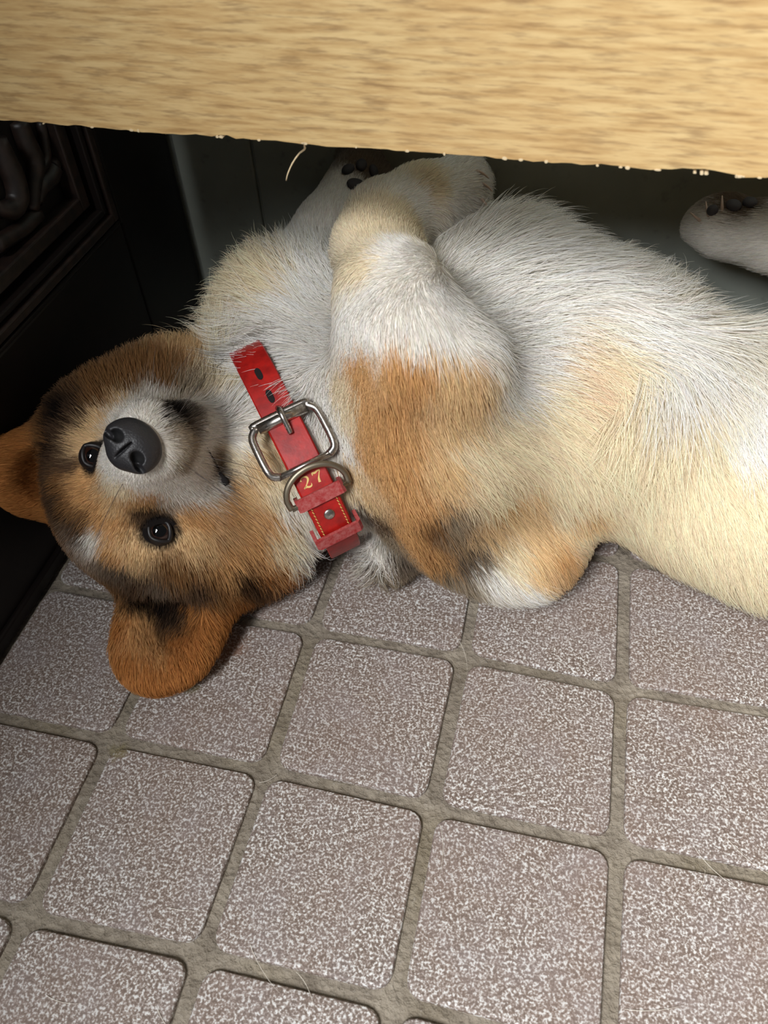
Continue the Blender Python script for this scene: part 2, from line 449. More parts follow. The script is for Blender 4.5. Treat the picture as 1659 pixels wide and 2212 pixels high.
# near foreleg
Eb, Em, Wr = at_z(878, 760, 0.202), at_z(846, 645, 0.218), at_z(815, 535, 0.228)
Wk, Pw = at_z(832, 478, 0.232), at_z(985, 412, 0.228)
limb([V3(-0.05, 0.20, 0.14), Eb, Em, Wr, Wk], [0.062, 0.039, 0.032, 0.026, 0.0235], 0.03)
limb([Wk, at_z(910, 436, 0.232), Pw], [0.0235, 0.0215, 0.0215], 0.012)
ell(at_z(985, 800, 0.195), (0.024, 0.022, 0.024), k=0.02)             # elbow point
for tx, ty, tz in ((1012, 372, 0.232), (1026, 395, 0.222), (1020, 425, 0.212), (1000, 352, 0.236)):
    cone(Pw, at_z(tx, ty, tz), 0.014, 0.0105, 0.006)
# far foreleg
F0, F1, F2 = at_z(655, 620, 0.13), at_z(712, 500, 0.175), at_z(775, 395, 0.19)
limb([V3(-0.10, 0.30, 0.12), F0, F1, F2], [0.05, 0.034, 0.025, 0.025], 0.02)
for tx, ty, tz in ((748, 342, 0.198), (778, 336, 0.202), (805, 348, 0.20), (822, 378, 0.196)):
    cone(F2, at_z(tx, ty, tz), 0.014, 0.009, 0.008)
# hind legs
ell((0.225, 0.227, 0.074), (0.120, 0.072, 0.068), k=0.03)             # near thigh
limb([V3(0.30, 0.20, 0.11), V3(0.42, 0.17, 0.12), V3(0.47, 0.20, 0.19)], [0.06, 0.042, 0.025], 0.02)
limb([V3(0.36, 0.34, 0.14), V3(0.42, 0.37, 0.20), V3(0.30, 0.385, 0.215)], [0.06, 0.036, 0.025], 0.02)
H1, H2 = at_z(1690, 512, 0.205), at_z(1560, 495, 0.20)
limb([V3(0.30, 0.385, 0.215), H1, H2], [0.025, 0.022, 0.020], 0.012)
for tx, ty, tz in ((1500, 495, 0.197), (1515, 470, 0.205), (1545, 455, 0.21), (1580, 450, 0.212)):
    cone(H2, at_z(tx, ty, tz), 0.012, 0.0085, 0.008)
# head
hell((0, 0.7, -5.0), (5.9, 4.7, 6.2), 0.03)
for s in (-1, 1):
    hell((s * 5.2, -1.6, -5.2), (4.4, 5.0, 4.4), 0.03)
    hell((s * 2.3, 1.7, -0.9), (2.0, 1.4, 1.8), 0.015)
    hell((s * 3.2, -2.2, -1.6), (2.6, 2.6, 2.6), 0.02)
hell((0, -4.2, -5.0), (5.2, 3.8, 5.0), 0.03)
cone(hd(0, -1.0, -1.0), hd(0, -2.55, 4.65), 3.3 * HS, 1.95 * HS, 0.02)
for s in (-1, 1):
    cone(hd(s * 1.4, -3.4, 0.4), hd(s * 0.95, -3.9, 4.4), 2.1 * HS, 1.45 * HS, 0.012)
cone(hd(0, -5.6, -2.5), hd(0, -5.3, 2.8), 2.9 * HS, 1.5 * HS, 0.008)
hell((6.6, -4.6, -6.6), (3.6, 4.4, 3.8), 0.03)                       # cheek ruffs
hell((-5.4, -6.6, -6.4), (3.4, 3.6, 3.6), 0.03)
# ears: a near one flat on the tiles, the far one against the cabinet
def ear(base, tip, nrm, w, kk):
    base, tip = np.array(base), np.array(tip); L = np.linalg.norm(tip - base); y = (tip - base) / L
    nrm = unit(nrm - y * (np.array(nrm) @ y)); x = np.cross(y, nrm); A = np.array([x, y, nrm])
    ell(base + y * L * 0.48, (w, L * 0.56, 0.0125), A, 0.010)
    ell(base + y * L * 0.15, (w * 0.9, L * 0.36, 0.017), A, 0.02)
    ell(base + y * L * 0.34 + nrm * 0.0145, (w * 0.58, L * 0.40, 0.0115), A, 0.010, cut=True)
ear(at_z(395, 1275, 0.034), at_z(318, 1490, 0.016), V3(0.05, -0.25, 1), 0.038, 1)
ear(at_z(150, 1020, 0.088), at_z(-20, 1022, 0.118), V3(0.8, -0.6, 0.7), 0.031, 1)
FIELD = np.minimum(FIELD, 1.0)

def surface_nets(S, GO, GH):
    s0 = S < 0
    c = np.zeros(np.array(S.shape) - 1, np.int8)
    for dx in (0, 1):
        for dy in (0, 1):
            for dz in (0, 1):
                c += s0[dx:S.shape[0] - 1 + dx, dy:S.shape[1] - 1 + dy, dz:S.shape[2] - 1 + dz]
    mixed = (c > 0) & (c < 8)
    idx = np.full(mixed.shape, -1, np.int64); cells = np.argwhere(mixed); idx[mixed] = np.arange(len(cells))
    acc = np.zeros((len(cells), 3)); cnt = np.zeros(len(cells))
    cor = [(a, b, d) for a in (0, 1) for b in (0, 1) for d in (0, 1)]
    for a in cor:
        for b in cor:
            if sum(abs(a[k] - b[k]) for k in range(3)) == 1 and a < b:
                va = S[cells[:, 0] + a[0], cells[:, 1] + a[1], cells[:, 2] + a[2]]; vb = S[cells[:, 0] + b[0], cells[:, 1] + b[1], cells[:, 2] + b[2]]
                cr = (va < 0) != (vb < 0); t_ = np.where(cr, va / np.where(cr, va - vb, 1), 0)
                p = np.array(a) + t_[:, None] * (np.array(b) - np.array(a))
                acc[cr] += p[cr]; cnt[cr] += 1
    verts = GO + GH * (cells + acc / cnt[:, None])
    faces = []
    for ax in range(3):
        o1, o2 = [(1, 2), (2, 0), (0, 1)][ax]
        sl0 = [slice(1, S.shape[k] - 1) for k in range(3)]; sl0[ax] = slice(0, S.shape[ax] - 1)
        sl1 = list(sl0); sl1[ax] = slice(1, S.shape[ax])
        A, B = s0[tuple(sl0)], s0[tuple(sl1)]
        for flip, msk in ((False, A & ~B), (True, ~A & B)):
            e = np.argwhere(msk)
            off = np.array([1, 1, 1]); off[ax] = 0; e = e + off
            def cell(da, db):
                q_ = e.copy(); q_[:, o1] -= da; q_[:, o2] -= db
                return idx[q_[:, 0], q_[:, 1], q_[:, 2]]
            f = np.stack([cell(1, 1), cell(0, 1), cell(0, 0), cell(1, 0)], -1)
            faces.append(f[:, ::-1] if flip else f)
    return verts, np.concatenate(faces)
# --- collar loop round the neck: plane through three points of the visible strap, a rounded-oblong loop in it, and the coat pressed in under it
def part_pos(px, py): return hit(px, py)[0][0]
sA, sB, sC = part_pos(545, 790), part_pos(648, 985), part_pos(722, 1140)
c0 = (sA + sC) / 2 + unit(sB - CAM_C) * 0.024
SW = unit(np.cross(sC - sA, sB - c0)); SW *= np.sign(SW @ V3(1, 0.2, 0))            # strap width axis, towards the chest
s_t = unit(sC - sA); s_n = np.cross(s_t, SW); s_n *= np.sign(s_n @ (sB - c0))
AF, AB, BT, BB = (sB - c0) @ s_n + 0.009, 0.046, (sA - c0) @ -s_t + 0.014, (sC - c0) @ s_t + 0.011
def ring_r(a):
    c, s = np.cos(a), np.sin(a)
    return ((np.abs(c) / np.where(c > 0, AF, AB)) ** 2.6 + (np.abs(s) / np.where(s > 0, BB, BT)) ** 2.6) ** (-1 / 2.6)
aa = np.linspace(-math.pi, math.pi, 2000)
PP = c0 + ring_r(aa)[:, None] * (np.cos(aa)[:, None] * s_n + np.sin(aa)[:, None] * s_t)
PP[:, 2] = np.maximum(PP[:, 2], 0.0035)
cum = np.concatenate([[0], np.cumsum(np.linalg.norm(np.diff(PP, axis=0), axis=1))])
RA = np.linspace(-math.pi, math.pi, 240, endpoint=False)
RP = np.stack([np.interp((RA + math.pi) / (2 * math.pi) * cum[-1], cum, PP[:, k]) for k in range(3)], -1)
sl, P_ = _sub(c0 - 0.18, c0 + 0.18, 0)
d_ = P_ - c0; w_ = d_ @ SW; x_, y_ = d_ @ s_n, d_ @ s_t
pa = np.arctan2((PP - c0) @ s_t, (PP - c0) @ s_n); pr_ = np.hypot((PP - c0) @ s_t, (PP - c0) @ s_n); od = np.argsort(pa)
al = np.interp(np.arctan2(y_, x_), pa[od], pr_[od], period=2 * math.pi) - 0.0055 + np.maximum(0, np.abs(w_) - 0.022) * 2.0
rr_ = np.hypot(x_, y_)
cutd = np.where((np.abs(w_) < 0.075) & (rr_ < 0.17), rr_ - al, -1.0)
cutd = np.minimum(cutd, y_ + BT + 0.009)
FIELD[sl] = np.maximum(FIELD[sl], cutd.astype(np.float32))
ell(at_z(806, 1182, 0.028) + SW * 0.006, (0.032, 0.030, 0.026), k=0.01)            # loose neck skin beyond the collar
FIELD[sl] = np.maximum(FIELD[sl], np.where(np.abs(w_) < 0.0165, cutd, -1.0).astype(np.float32))
BV, BF = surface_nets(FIELD, GO, GH)
BF = BF[(BF >= 0).all(1)]
for _ in range(2):
    s_ = samp(BV); BV = BV - grad(BV) * np.clip(s_, -0.001, 0.001)[:, None] * 0.8
BV[:, 2] = np.maximum(BV[:, 2], 0.0005)
# ------------------------------------------------------------------ coat: colours (some with shade painted in) and lie of the hair, set by spots on the body
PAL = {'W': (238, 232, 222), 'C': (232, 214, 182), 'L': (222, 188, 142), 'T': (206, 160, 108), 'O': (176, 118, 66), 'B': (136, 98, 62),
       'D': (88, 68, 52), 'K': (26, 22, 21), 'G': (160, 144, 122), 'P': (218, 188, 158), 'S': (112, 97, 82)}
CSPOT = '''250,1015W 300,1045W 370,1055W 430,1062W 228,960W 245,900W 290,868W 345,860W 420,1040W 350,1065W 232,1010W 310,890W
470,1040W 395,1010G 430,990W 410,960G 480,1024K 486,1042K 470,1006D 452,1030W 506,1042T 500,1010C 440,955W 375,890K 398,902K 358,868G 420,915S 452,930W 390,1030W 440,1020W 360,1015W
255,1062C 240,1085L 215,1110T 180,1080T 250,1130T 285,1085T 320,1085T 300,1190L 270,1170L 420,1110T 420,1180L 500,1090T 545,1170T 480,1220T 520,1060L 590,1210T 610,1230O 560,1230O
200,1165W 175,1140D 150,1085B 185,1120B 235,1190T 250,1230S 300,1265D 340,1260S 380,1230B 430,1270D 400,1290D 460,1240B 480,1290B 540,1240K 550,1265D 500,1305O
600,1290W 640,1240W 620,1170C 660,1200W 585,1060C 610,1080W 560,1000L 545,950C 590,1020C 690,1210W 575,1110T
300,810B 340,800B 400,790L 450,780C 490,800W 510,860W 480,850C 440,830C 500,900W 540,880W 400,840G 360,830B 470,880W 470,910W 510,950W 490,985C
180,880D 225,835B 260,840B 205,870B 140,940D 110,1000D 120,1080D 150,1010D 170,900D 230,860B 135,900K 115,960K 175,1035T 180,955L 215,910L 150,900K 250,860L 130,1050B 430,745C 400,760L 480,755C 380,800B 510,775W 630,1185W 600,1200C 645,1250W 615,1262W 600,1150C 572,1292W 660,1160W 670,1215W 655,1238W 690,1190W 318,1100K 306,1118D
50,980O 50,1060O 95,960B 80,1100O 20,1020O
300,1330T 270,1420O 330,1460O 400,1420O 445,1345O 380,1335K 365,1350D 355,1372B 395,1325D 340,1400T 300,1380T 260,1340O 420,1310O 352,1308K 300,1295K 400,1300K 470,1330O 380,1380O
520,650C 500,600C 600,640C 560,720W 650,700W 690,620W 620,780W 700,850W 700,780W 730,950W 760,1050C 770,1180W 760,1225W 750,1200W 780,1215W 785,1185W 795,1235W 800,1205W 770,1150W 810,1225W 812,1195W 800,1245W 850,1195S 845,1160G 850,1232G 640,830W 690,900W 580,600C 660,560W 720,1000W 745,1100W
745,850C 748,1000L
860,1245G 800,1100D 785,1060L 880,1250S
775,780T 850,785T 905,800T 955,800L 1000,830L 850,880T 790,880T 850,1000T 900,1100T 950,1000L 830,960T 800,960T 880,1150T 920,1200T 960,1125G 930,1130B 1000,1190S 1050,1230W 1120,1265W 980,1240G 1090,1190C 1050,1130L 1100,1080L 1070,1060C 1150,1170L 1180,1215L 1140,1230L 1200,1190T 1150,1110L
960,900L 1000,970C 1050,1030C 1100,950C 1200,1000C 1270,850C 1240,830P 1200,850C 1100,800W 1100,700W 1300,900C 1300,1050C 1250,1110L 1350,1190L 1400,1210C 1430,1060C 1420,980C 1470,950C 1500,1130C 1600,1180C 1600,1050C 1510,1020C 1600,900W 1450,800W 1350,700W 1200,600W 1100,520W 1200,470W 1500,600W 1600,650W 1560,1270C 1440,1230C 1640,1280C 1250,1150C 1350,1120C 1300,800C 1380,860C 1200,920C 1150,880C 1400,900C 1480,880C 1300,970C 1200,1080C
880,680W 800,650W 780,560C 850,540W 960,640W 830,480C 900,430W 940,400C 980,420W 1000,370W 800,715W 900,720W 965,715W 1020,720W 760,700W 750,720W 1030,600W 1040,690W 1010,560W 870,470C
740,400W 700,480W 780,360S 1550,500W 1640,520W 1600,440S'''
FSPOT = '''1060,500,1,-.35,4,.35 1150,450,1,-.5,6,.4 1230,470,.95,-.35,6.5,.4 1100,440,1,-.6,5,.4 1280,520,.9,.2,4,.4 1100,600,1,-.05,3.5,.3 1200,620,1,.1,3.5,.25 1300,680,1,.35,3.5,.3 1380,720,1,.5,3.5,.35
1080,720,1,0,3,.3 1150,830,1,.25,3,.25 1250,850,1,.45,3,.25 1320,950,.8,.75,3,.25 1100,950,.9,.35,2.6,.2 1000,970,.75,.65,2.2,.2 1050,1050,.75,.7,2.2,.2 1150,1050,.75,.75,2.2,.2 1250,1080,.65,.85,2.2,.2
1420,780,-.2,1,5,.55 1370,880,-.5,1,4,.4 1440,900,-.1,1,3.5,.35 1500,800,.4,1,4,.4 1600,800,.35,1,3.5,.3 1480,640,.3,1,5,.4 1420,650,.5,-.6,3.5,.4 1560,620,.1,1,4.5,.45 1620,650,.3,1,4,.4 1380,620,.8,-.3,3.5,.35
1450,1050,.4,1,2.2,.2 1550,1000,.6,.8,2.2,.3 1550,1150,.5,.9,2,.3 1600,1250,.6,.85,2.2,.35 1450,1220,.75,.7,1.8,.25 1350,1190,.8,.6,1.6,.15 1350,1100,.7,.8,1.8,.15 1640,950,.5,1,3,.3
1250,1170,.8,.5,1.5,.15 1150,1150,.7,.7,1.8,.18 1180,1210,.5,.8,1.6,.2 1120,1260,.8,.55,2.2,.25 1040,1220,.8,.65,2.2,.25 960,1230,.6,.8,2.2,.25 900,1220,.5,.9,2,.25 850,1230,.3,1,2.2,.3 900,1120,.5,.9,1.6,.18 1000,1120,.6,.8,1.8,.18
800,780,.15,1,1.0,.2 880,790,.15,1,1.2,.2 960,800,.1,1,1.4,.25 1010,850,.2,1,1.6,.25 800,880,.15,1,1.4,.2 850,980,.4,.95,1.5,.18 930,950,.5,.9,1.6,.18 800,1050,.35,1,1.5,.2 820,1150,.35,1,1.8,.25
770,1190,.0,1,2.4,.3 740,1060,.3,1,1.6,.25 720,930,.35,1,1.4,.25 690,850,.1,.8,1.6,.25 740,800,-.1,.8,1.2,.2
620,790,-.6,.4,3,.6 640,840,-.7,.3,2.4,.6 560,740,-.9,.15,3.2,.4 520,670,-1,-.2,3.2,.4 590,650,-.8,-.5,3.5,.4 560,590,-.7,-.8,3.2,.45 650,580,-.4,-1,3,.4 690,660,-.6,-.7,2.6,.3 710,740,-.6,-.3,1.8,.25 650,700,-.8,-.2,3,.35
850,700,.1,1,.9,.22 950,690,.4,.9,1.2,.25 780,700,-.1,1,.8,.22 880,735,.15,1,1.0,.22 850,630,-.5,.8,.6,.2 780,620,-.5,.8,.6,.2 930,630,.4,.9,1.0,.25 830,575,-1,.1,.5,.2 900,570,-.9,.3,.6,.2 830,535,-.8,-.5,.5,.2 1010,640,.8,-.1,1.8,.35 1030,720,.7,.5,1.8,.35 820,490,-.1,-1,.5,.2 840,450,.4,-.9,.5,.2 900,440,.9,-.5,.6,.2 980,400,.8,-.5,.6,.2 990,450,.5,.4,.8,.3 960,480,.4,.8,1,.35
690,500,.1,-1,.6,.2 750,400,.4,-.9,.5,.2 1550,490,-1,-.1,.6,.2 1640,520,-1,0,.6,.2
270,1020,-.5,.8,.25,.2 320,1050,.2,1,.28,.2 230,950,-1,-.1,.25,.2 260,885,-.6,-.8,.3,.25 340,865,.2,-1,.4,.3 390,880,.7,-.6,.7,.35 430,930,1,-.1,.7,.3 400,1020,.9,.35,.35,.2 440,1055,.8,.6,.5,.25 460,1000,1,.2,.5,.25
200,1090,-.8,.6,.6,.2 250,1130,-.5,.85,.6,.2 300,1190,-.3,.95,.7,.2 170,1040,-1,.2,.6,.2 290,1090,.0,1,.5,.2 420,1110,.7,.7,.8,.2 420,1190,.4,.9,1,.25 500,1150,.7,.7,1.2,.22 500,1080,.85,.5,1,.22 550,1200,.6,.8,1.8,.25 480,1250,.3,.9,1.3,.3 400,1260,.2,.9,1,.3 300,1250,-.1,1,1,.3 230,1200,-.4,.9,.9,.3 180,1140,-.6,.8,.9,.3
620,1220,.7,.75,2.6,.3 650,1200,.8,.6,2.8,.3 600,1290,.4,.9,2.4,.3 620,1080,.6,.8,1.8,.3 590,1000,.6,.75,1.5,.3 550,940,.8,.4,1.5,.3
500,870,.8,-.4,2.2,.4 450,810,.4,-.9,2.4,.4 510,790,.6,-.8,2.4,.4 400,790,.1,-1,2,.35 330,800,-.1,-1,1.6,.35 250,830,-.3,-.9,1.5,.35 190,870,-.6,-.8,1.4,.35 130,930,-.8,-.6,1.4,.35 110,1000,-1,0,1,.3 120,1080,-1,.4,1.2,.3 470,880,1,-.2,1.4,.35
50,980,-1,-.1,.7,.2 50,1070,-1,.2,.7,.2 300,1340,-.1,1,.9,.3 290,1440,.0,1,.8,.25 360,1440,.2,1,.7,.25 430,1370,.5,.9,.9,.25 370,1340,-.3,.8,.9,.4 340,1390,.2,.9,.9,.3 460,1310,.5,.8,1.2,.25'''
def spots(txt):
    return [w for w in txt.split()]
cs = [w for w in spots(CSPOT)]  # dark spots at the head's left mix sable with painted shade
c_px = np.array([[float(a) for a in w[:-1].split(',')] for w in cs]); c_rgb = np.array([lin(PAL[w[-1]]) for w in cs])  # dark spots in the near ear's cup paint its inner shade
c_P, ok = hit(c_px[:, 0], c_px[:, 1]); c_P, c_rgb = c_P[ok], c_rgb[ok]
# the hidden back and flanks: sandy with a darker saddle along the spine
hidden = [((-0.02, 0.17, 0.0), 'G'), ((0.08, 0.2, 0.0), 'B'), ((0.2, 0.2, 0.0), 'T'), ((0.35, 0.2, 0.0), 'T'), ((0.1, 0.4, 0.05), 'T'), ((0.25, 0.4, 0.05), 'T'),
          ((-0.1, 0.2, 0.0), 'W'), ((-0.3, 0.22, 0.03), 'T'), ((-0.25, 0.1, 0.02), 'B'), ((0.45, 0.3, 0.1), 'C'), ((0.45, 0.3, 0.2), 'W')]
c_P = np.vstack([c_P] + [[p] for p, _ in hidden]); c_rgb = np.vstack([c_rgb] + [[lin(PAL[k])] for _, k in hidden])
fs_ = np.array([[float(a) for a in w.split(',')] for w in spots(FSPOT)])
f_P, ok = hit(fs_[:, 0], fs_[:, 1]); fs_, f_P = fs_[ok], f_P[ok]
f_N = grad(f_P)
f_D = fs_[:, 2:3] * CAM_R[0] + fs_[:, 3:4] * CAM_R[1]
f_V = unit(f_P - CAM_C)
# tangent whose picture runs the way the spot says
f_D = f_D - f_V * ((f_D * f_N).sum(1) / np.minimum((f_V * f_N).sum(1), -0.25))[:, None]
f_D = unit(f_D - f_N * (f_D * f_N).sum(1)[:, None])
def wobble(P, s):
    return np.stack([np.sin(P @ V3(310, 170, 230) * s + 1.3) + np.sin(P @ V3(-190, 410, 90) * s + 4), np.sin(P @ V3(140, -280, 330) * s) + np.sin(P @ V3(380, 120, -210) * s + 2),
                     np.sin(P @ V3(-240, 210, 290) * s + 5) + np.sin(P @ V3(120, 330, 260) * s + 3)], -1)
def near_blend(P, Q, vals, power, eps):
    out = np.zeros((len(P), vals.shape[1]))
    for a in range(0, len(P), 20000):
        d2 = ((P[a:a + 20000, None, :] - Q[None]) ** 2).sum(-1) + eps ** 2
        w = d2 ** (-power / 2); w /= w.sum(1, keepdims=True)
        out[a:a + 20000] = w @ vals
    return out
def coat(P, jit=0.0025):
    c = coat0(P, jit)
    for e in EYES:
        w = np.clip((0.0150 - np.linalg.norm(P - e, axis=1)) / 0.004, 0, 1)[:, None]; c = c * (1 - w) + lin(PAL['K']) * w
    return c
def coat0(P, jit):
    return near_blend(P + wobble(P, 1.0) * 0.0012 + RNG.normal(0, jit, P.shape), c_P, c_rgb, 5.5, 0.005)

# places kept free of hair: eyes, nose, mouth corner, pads, collar
EYES = [(part_pos(203, 985)), (part_pos(345, 1146))]
NOSE = part_pos(288, 962)
# body mesh
me = bpy.data.meshes.new('dog'); me.from_pydata(BV.tolist(), [], BF.tolist()); me.update()
me.polygons.foreach_set('use_smooth', [True] * len(me.polygons))
dog = bpy.data.objects.new('dog', me); COL.objects.link(dog)
tag(dog, 'tan and white fluffy dog lying on its back beneath the table, nose towards the viewer', 'dog')
at_ = me.color_attributes.new('coat', 'FLOAT_COLOR', 'POINT')
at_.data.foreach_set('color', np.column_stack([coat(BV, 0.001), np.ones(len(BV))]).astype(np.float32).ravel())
t = NT('undercoat'); t.set(Base_Color=t.n('ShaderNodeAttribute', attribute_name='coat').outputs['Color'], Roughness=0.9); t.set(Specular_IOR_Level=0.1)
M_SKIN = t.m; me.materials.append(M_SKIN)

def tri_points(n, dens):
    tri = np.vstack([BF[:, [0, 1, 2]], BF[:, [0, 2, 3]]]); A, B, C_ = BV[tri[:, 0]], BV[tri[:, 1]], BV[tri[:, 2]]
    ar = np.linalg.norm(np.cross(B - A, C_ - A), axis=1) / 2; cen = (A + B + C_) / 3
    w = ar * dens(cen); w /= w.sum()
    f = RNG.choice(len(tri), n, p=w); u, v = RNG.random(n), RNG.random(n); fl = u + v > 1; u[fl], v[fl] = 1 - u[fl], 1 - v[fl]
    return A[f] + (B - A)[f] * u[:, None] + (C_ - A)[f] * v[:, None]
def dens(P):
    L = near_blend(P, f_P, fs_[:, 4:5], 5, 0.008)[:, 0]
    w = np.clip(1.6 / L, 0.5, 3.2)
    n = grad(P)
    w *= np.where((n @ V3(0, 0, 1) < -0.55) | (P[:, 2] < 0.004), 0.15, 1.0)                # the side lying on the tiles
    w *= np.where(P[:, 0] > 0.30, 0.35, 1.0)
    view = ((CAM_C - P) * n).sum(1); w *= np.where(view < -0.22, 0.4, 1.0)
    return w
NH = 290000
def strands(n, guard=False):
    P = tri_points(n, dens)
    keep = np.ones(n, bool)
    if guard: keep &= near_blend(P, f_P, fs_[:, 4:5], 4, 0.010)[:, 0] > 1.7
    for e in EYES: keep &= np.linalg.norm(P - e, axis=1) > 0.0105
    keep &= np.linalg.norm(P - NOSE, axis=1) > 0.0155
    sd = np.abs((P - c0) @ SW); keep &= ~((sd < np.where((P - c0) @ s_t < -BT * 0.45, 0.0065, 0.0115)) & ((P - c0) @ s_t > -BT - 0.002) & (np.linalg.norm(P - c0, axis=1) < 0.09))
    P = P[keep]; n = len(P); N_ = grad(P)
    prm = near_blend(P, f_P, np.column_stack([f_D, fs_[:, 4:6]]), 4, 0.010)
    L = prm[:, 3] * 0.01 * (RNG.uniform(1.1, 1.6, n) if guard else RNG.uniform(0.65, 1.2, n)); rise = prm[:, 4] * (RNG.uniform(0.7, 1.15, n) if guard else RNG.uniform(0.6, 1.3, n))
    # clumping: neighbours share a deviation
    T = prm[:, :3] + 0.16 * wobble(P, 0.9) * np.clip(prm[:, 3:4] / 2.5, 0.3, 1.2) * 0.5 + 0.10 * wobble(P, 2.3) * np.clip(prm[:, 3:4] / 2.5, 0.2, 1.2) + RNG.normal(0, 0.10, (n, 3)) * np.clip(prm[:, 3:4] / 2, 0.5, 1.3)
    T = unit(T - N_ * (T * N_).sum(1)[:, None])
    # near the strap the hair is shorter
    sd = np.abs((P - c0) @ SW); L = np.where((sd < 0.024) & ((P - c0) @ s_t > -BT * 0.45) & (np.linalg.norm(P - c0, axis=1) < 0.1), np.minimum(L, 0.011), L)
    for e in EYES: L *= np.clip((np.linalg.norm(P - e, axis=1) - 0.008) / 0.014, 0.35, 1)
    K = 9 if guard else 6; pts = np.zeros((n, K, 3)); pts[:, 0] = P - N_ * 0.0004; cur = P.copy(); dirv = T.copy()
    bend = RNG.normal(0, 0.12, (n, 3))
    for k in range(1, K):
        cur = cur + dirv * (L / (K - 1))[:, None]
        s = samp(cur); nn = grad(cur)
        want = rise * L * (1 - (1 - k / (K - 1)) ** 1.4)
        cur = cur + nn * np.clip(want - s, -0.5 * L / (K - 1), L)[:, None] * np.where(np.abs(s) < 0.03, 1, 0)[:, None] * 0.8
        cur[:, 2] = np.maximum(cur[:, 2], 0.0006)
        pts[:, k] = cur
        dirv = unit(cur - pts[:, k - 1] + 1e-9) + bend * 0.25 + V3(0, 0, -0.05)
        dirv = unit(dirv - nn * (dirv * nn).sum(1)[:, None] * 0.6)
    return P, N_, L, pts
hP, hN, hL, hpts = strands(NH)
hc = coat(hP, 0.0028) * RNG.uniform(0.72, 1.16, (len(hP), 1)) * (1 + RNG.normal(0, 0.025, (len(hP), 3)))
nh, K = hpts.shape[:2]
def hair_object(name, pts, rad, mat, col=None, tip=None, nrm=None, parent=None):
    n, K = pts.shape[:2]
    hcu = bpy.data.hair_curves.new(name); hcu.add_curves([K] * n)
    hcu.attributes['position'].data.foreach_set('vector', pts.astype(np.float32).ravel()) if 'position' in hcu.attributes else hcu.points.foreach_set('position', pts.astype(np.float32).ravel())
    ra = hcu.attributes.get('radius') or hcu.attributes.new('radius', 'FLOAT', 'POINT')
    prof = np.interp(np.linspace(0, 1, K), [0, .25, .75, 1], [0.9, 1, 0.7, 0.12])
    ra.data.foreach_set('value', (rad[:, None] * prof).astype(np.float32).ravel())
    if col is not None:
        for nm, v_ in (('coat', col), ('coat_tip', tip)):
            a_ = hcu.attributes.new(nm, 'FLOAT_COLOR', 'CURVE'); a_.data.foreach_set('color', np.column_stack([v_, np.ones(n)]).astype(np.float32).ravel())
        a_ = hcu.attributes.new('root_normal', 'FLOAT_VECTOR', 'CURVE'); a_.data.foreach_set('vector', nrm.astype(np.float32).ravel())
    o = bpy.data.objects.new(name, hcu); COL.objects.link(o); hcu.materials.append(mat)
    if parent: o.parent = parent
    return o
t = NT('fur'); NT_ = t.t
ca = t.n('ShaderNodeAttribute', attribute_name='coat').outputs['Color']; ct = t.n('ShaderNodeAttribute', attribute_name='coat_tip').outputs['Color']
ic = t.n('ShaderNodeHairInfo').outputs['Intercept']
colr = t.mix(t.ramp(ic, [(0.45, (0, 0, 0)), (0.95, (1, 1, 1))]), ca, ct)
rn = t.n('ShaderNodeAttribute', attribute_name='root_normal').outputs['Vector']
geo = t.n('ShaderNodeNewGeometry').outputs['Normal']
vm = t.n('ShaderNodeVectorMath', {0: rn, 1: (0.65, 0.65, 0.65)}, operation='MULTIPLY').outputs[0]
vm2 = t.n('ShaderNodeVectorMath', {0: geo, 1: (0.35, 0.35, 0.35)}, operation='MULTIPLY').outputs[0]
nn_ = t.n('ShaderNodeVectorMath', {0: vm, 1: vm2}, operation='ADD').outputs[0]
nn_ = t.n('ShaderNodeVectorMath', {0: nn_}, operation='NORMALIZE').outputs[0]
dif = t.n('ShaderNodeBsdfDiffuse', {'Color': colr, 'Normal': nn_}).outputs[0]
hb = t.n('ShaderNodeBsdfHair', {'Color': colr, 'RoughnessU': 0.25, 'RoughnessV': 0.8}, component='Reflection').outputs[0]
ht = t.n('ShaderNodeBsdfHair', {'Color': colr, 'RoughnessU': 0.6, 'RoughnessV': 0.9}, component='Transmission').outputs[0]
mx = t.n('ShaderNodeMixShader', {0: 0.22, 1: dif, 2: hb}).outputs[0]
mx = t.n('ShaderNodeMixShader', {0: 0.12, 1: mx, 2: ht}).outputs[0]
NT_.links.new(mx, t.out.inputs['Surface']); M_FUR = t.m
lum = hc.mean(1)
mid = np.exp(-((lum - 0.30) / 0.16) ** 2)                                   # sandy hairs: some carry dark or pale tips
tipf = np.where(RNG.random(nh) < 0.12 * mid, 0.45, RNG.uniform(1.0, 1.35, nh))
fur = hair_object('fur', hpts, np.clip(0.00010 + hL * 0.0025, 0.00009, 0.00017), M_FUR, hc, np.clip(hc * tipf[:, None], 0, 0.92), hN, dog)
tag(fur, kind='stuff')

gP, gN, gL, gpts = strands(60000, True)
gc = np.clip(coat(gP, 0.0035) * RNG.uniform(0.95, 1.35, (len(gP), 1)), 0, 0.9)
gh = hair_object('guard_hair', gpts, np.full(len(gP), 0.000115), M_FUR, gc, np.clip(gc * 1.1, 0, 0.92), gN, dog)
tag(gh, kind='stuff')
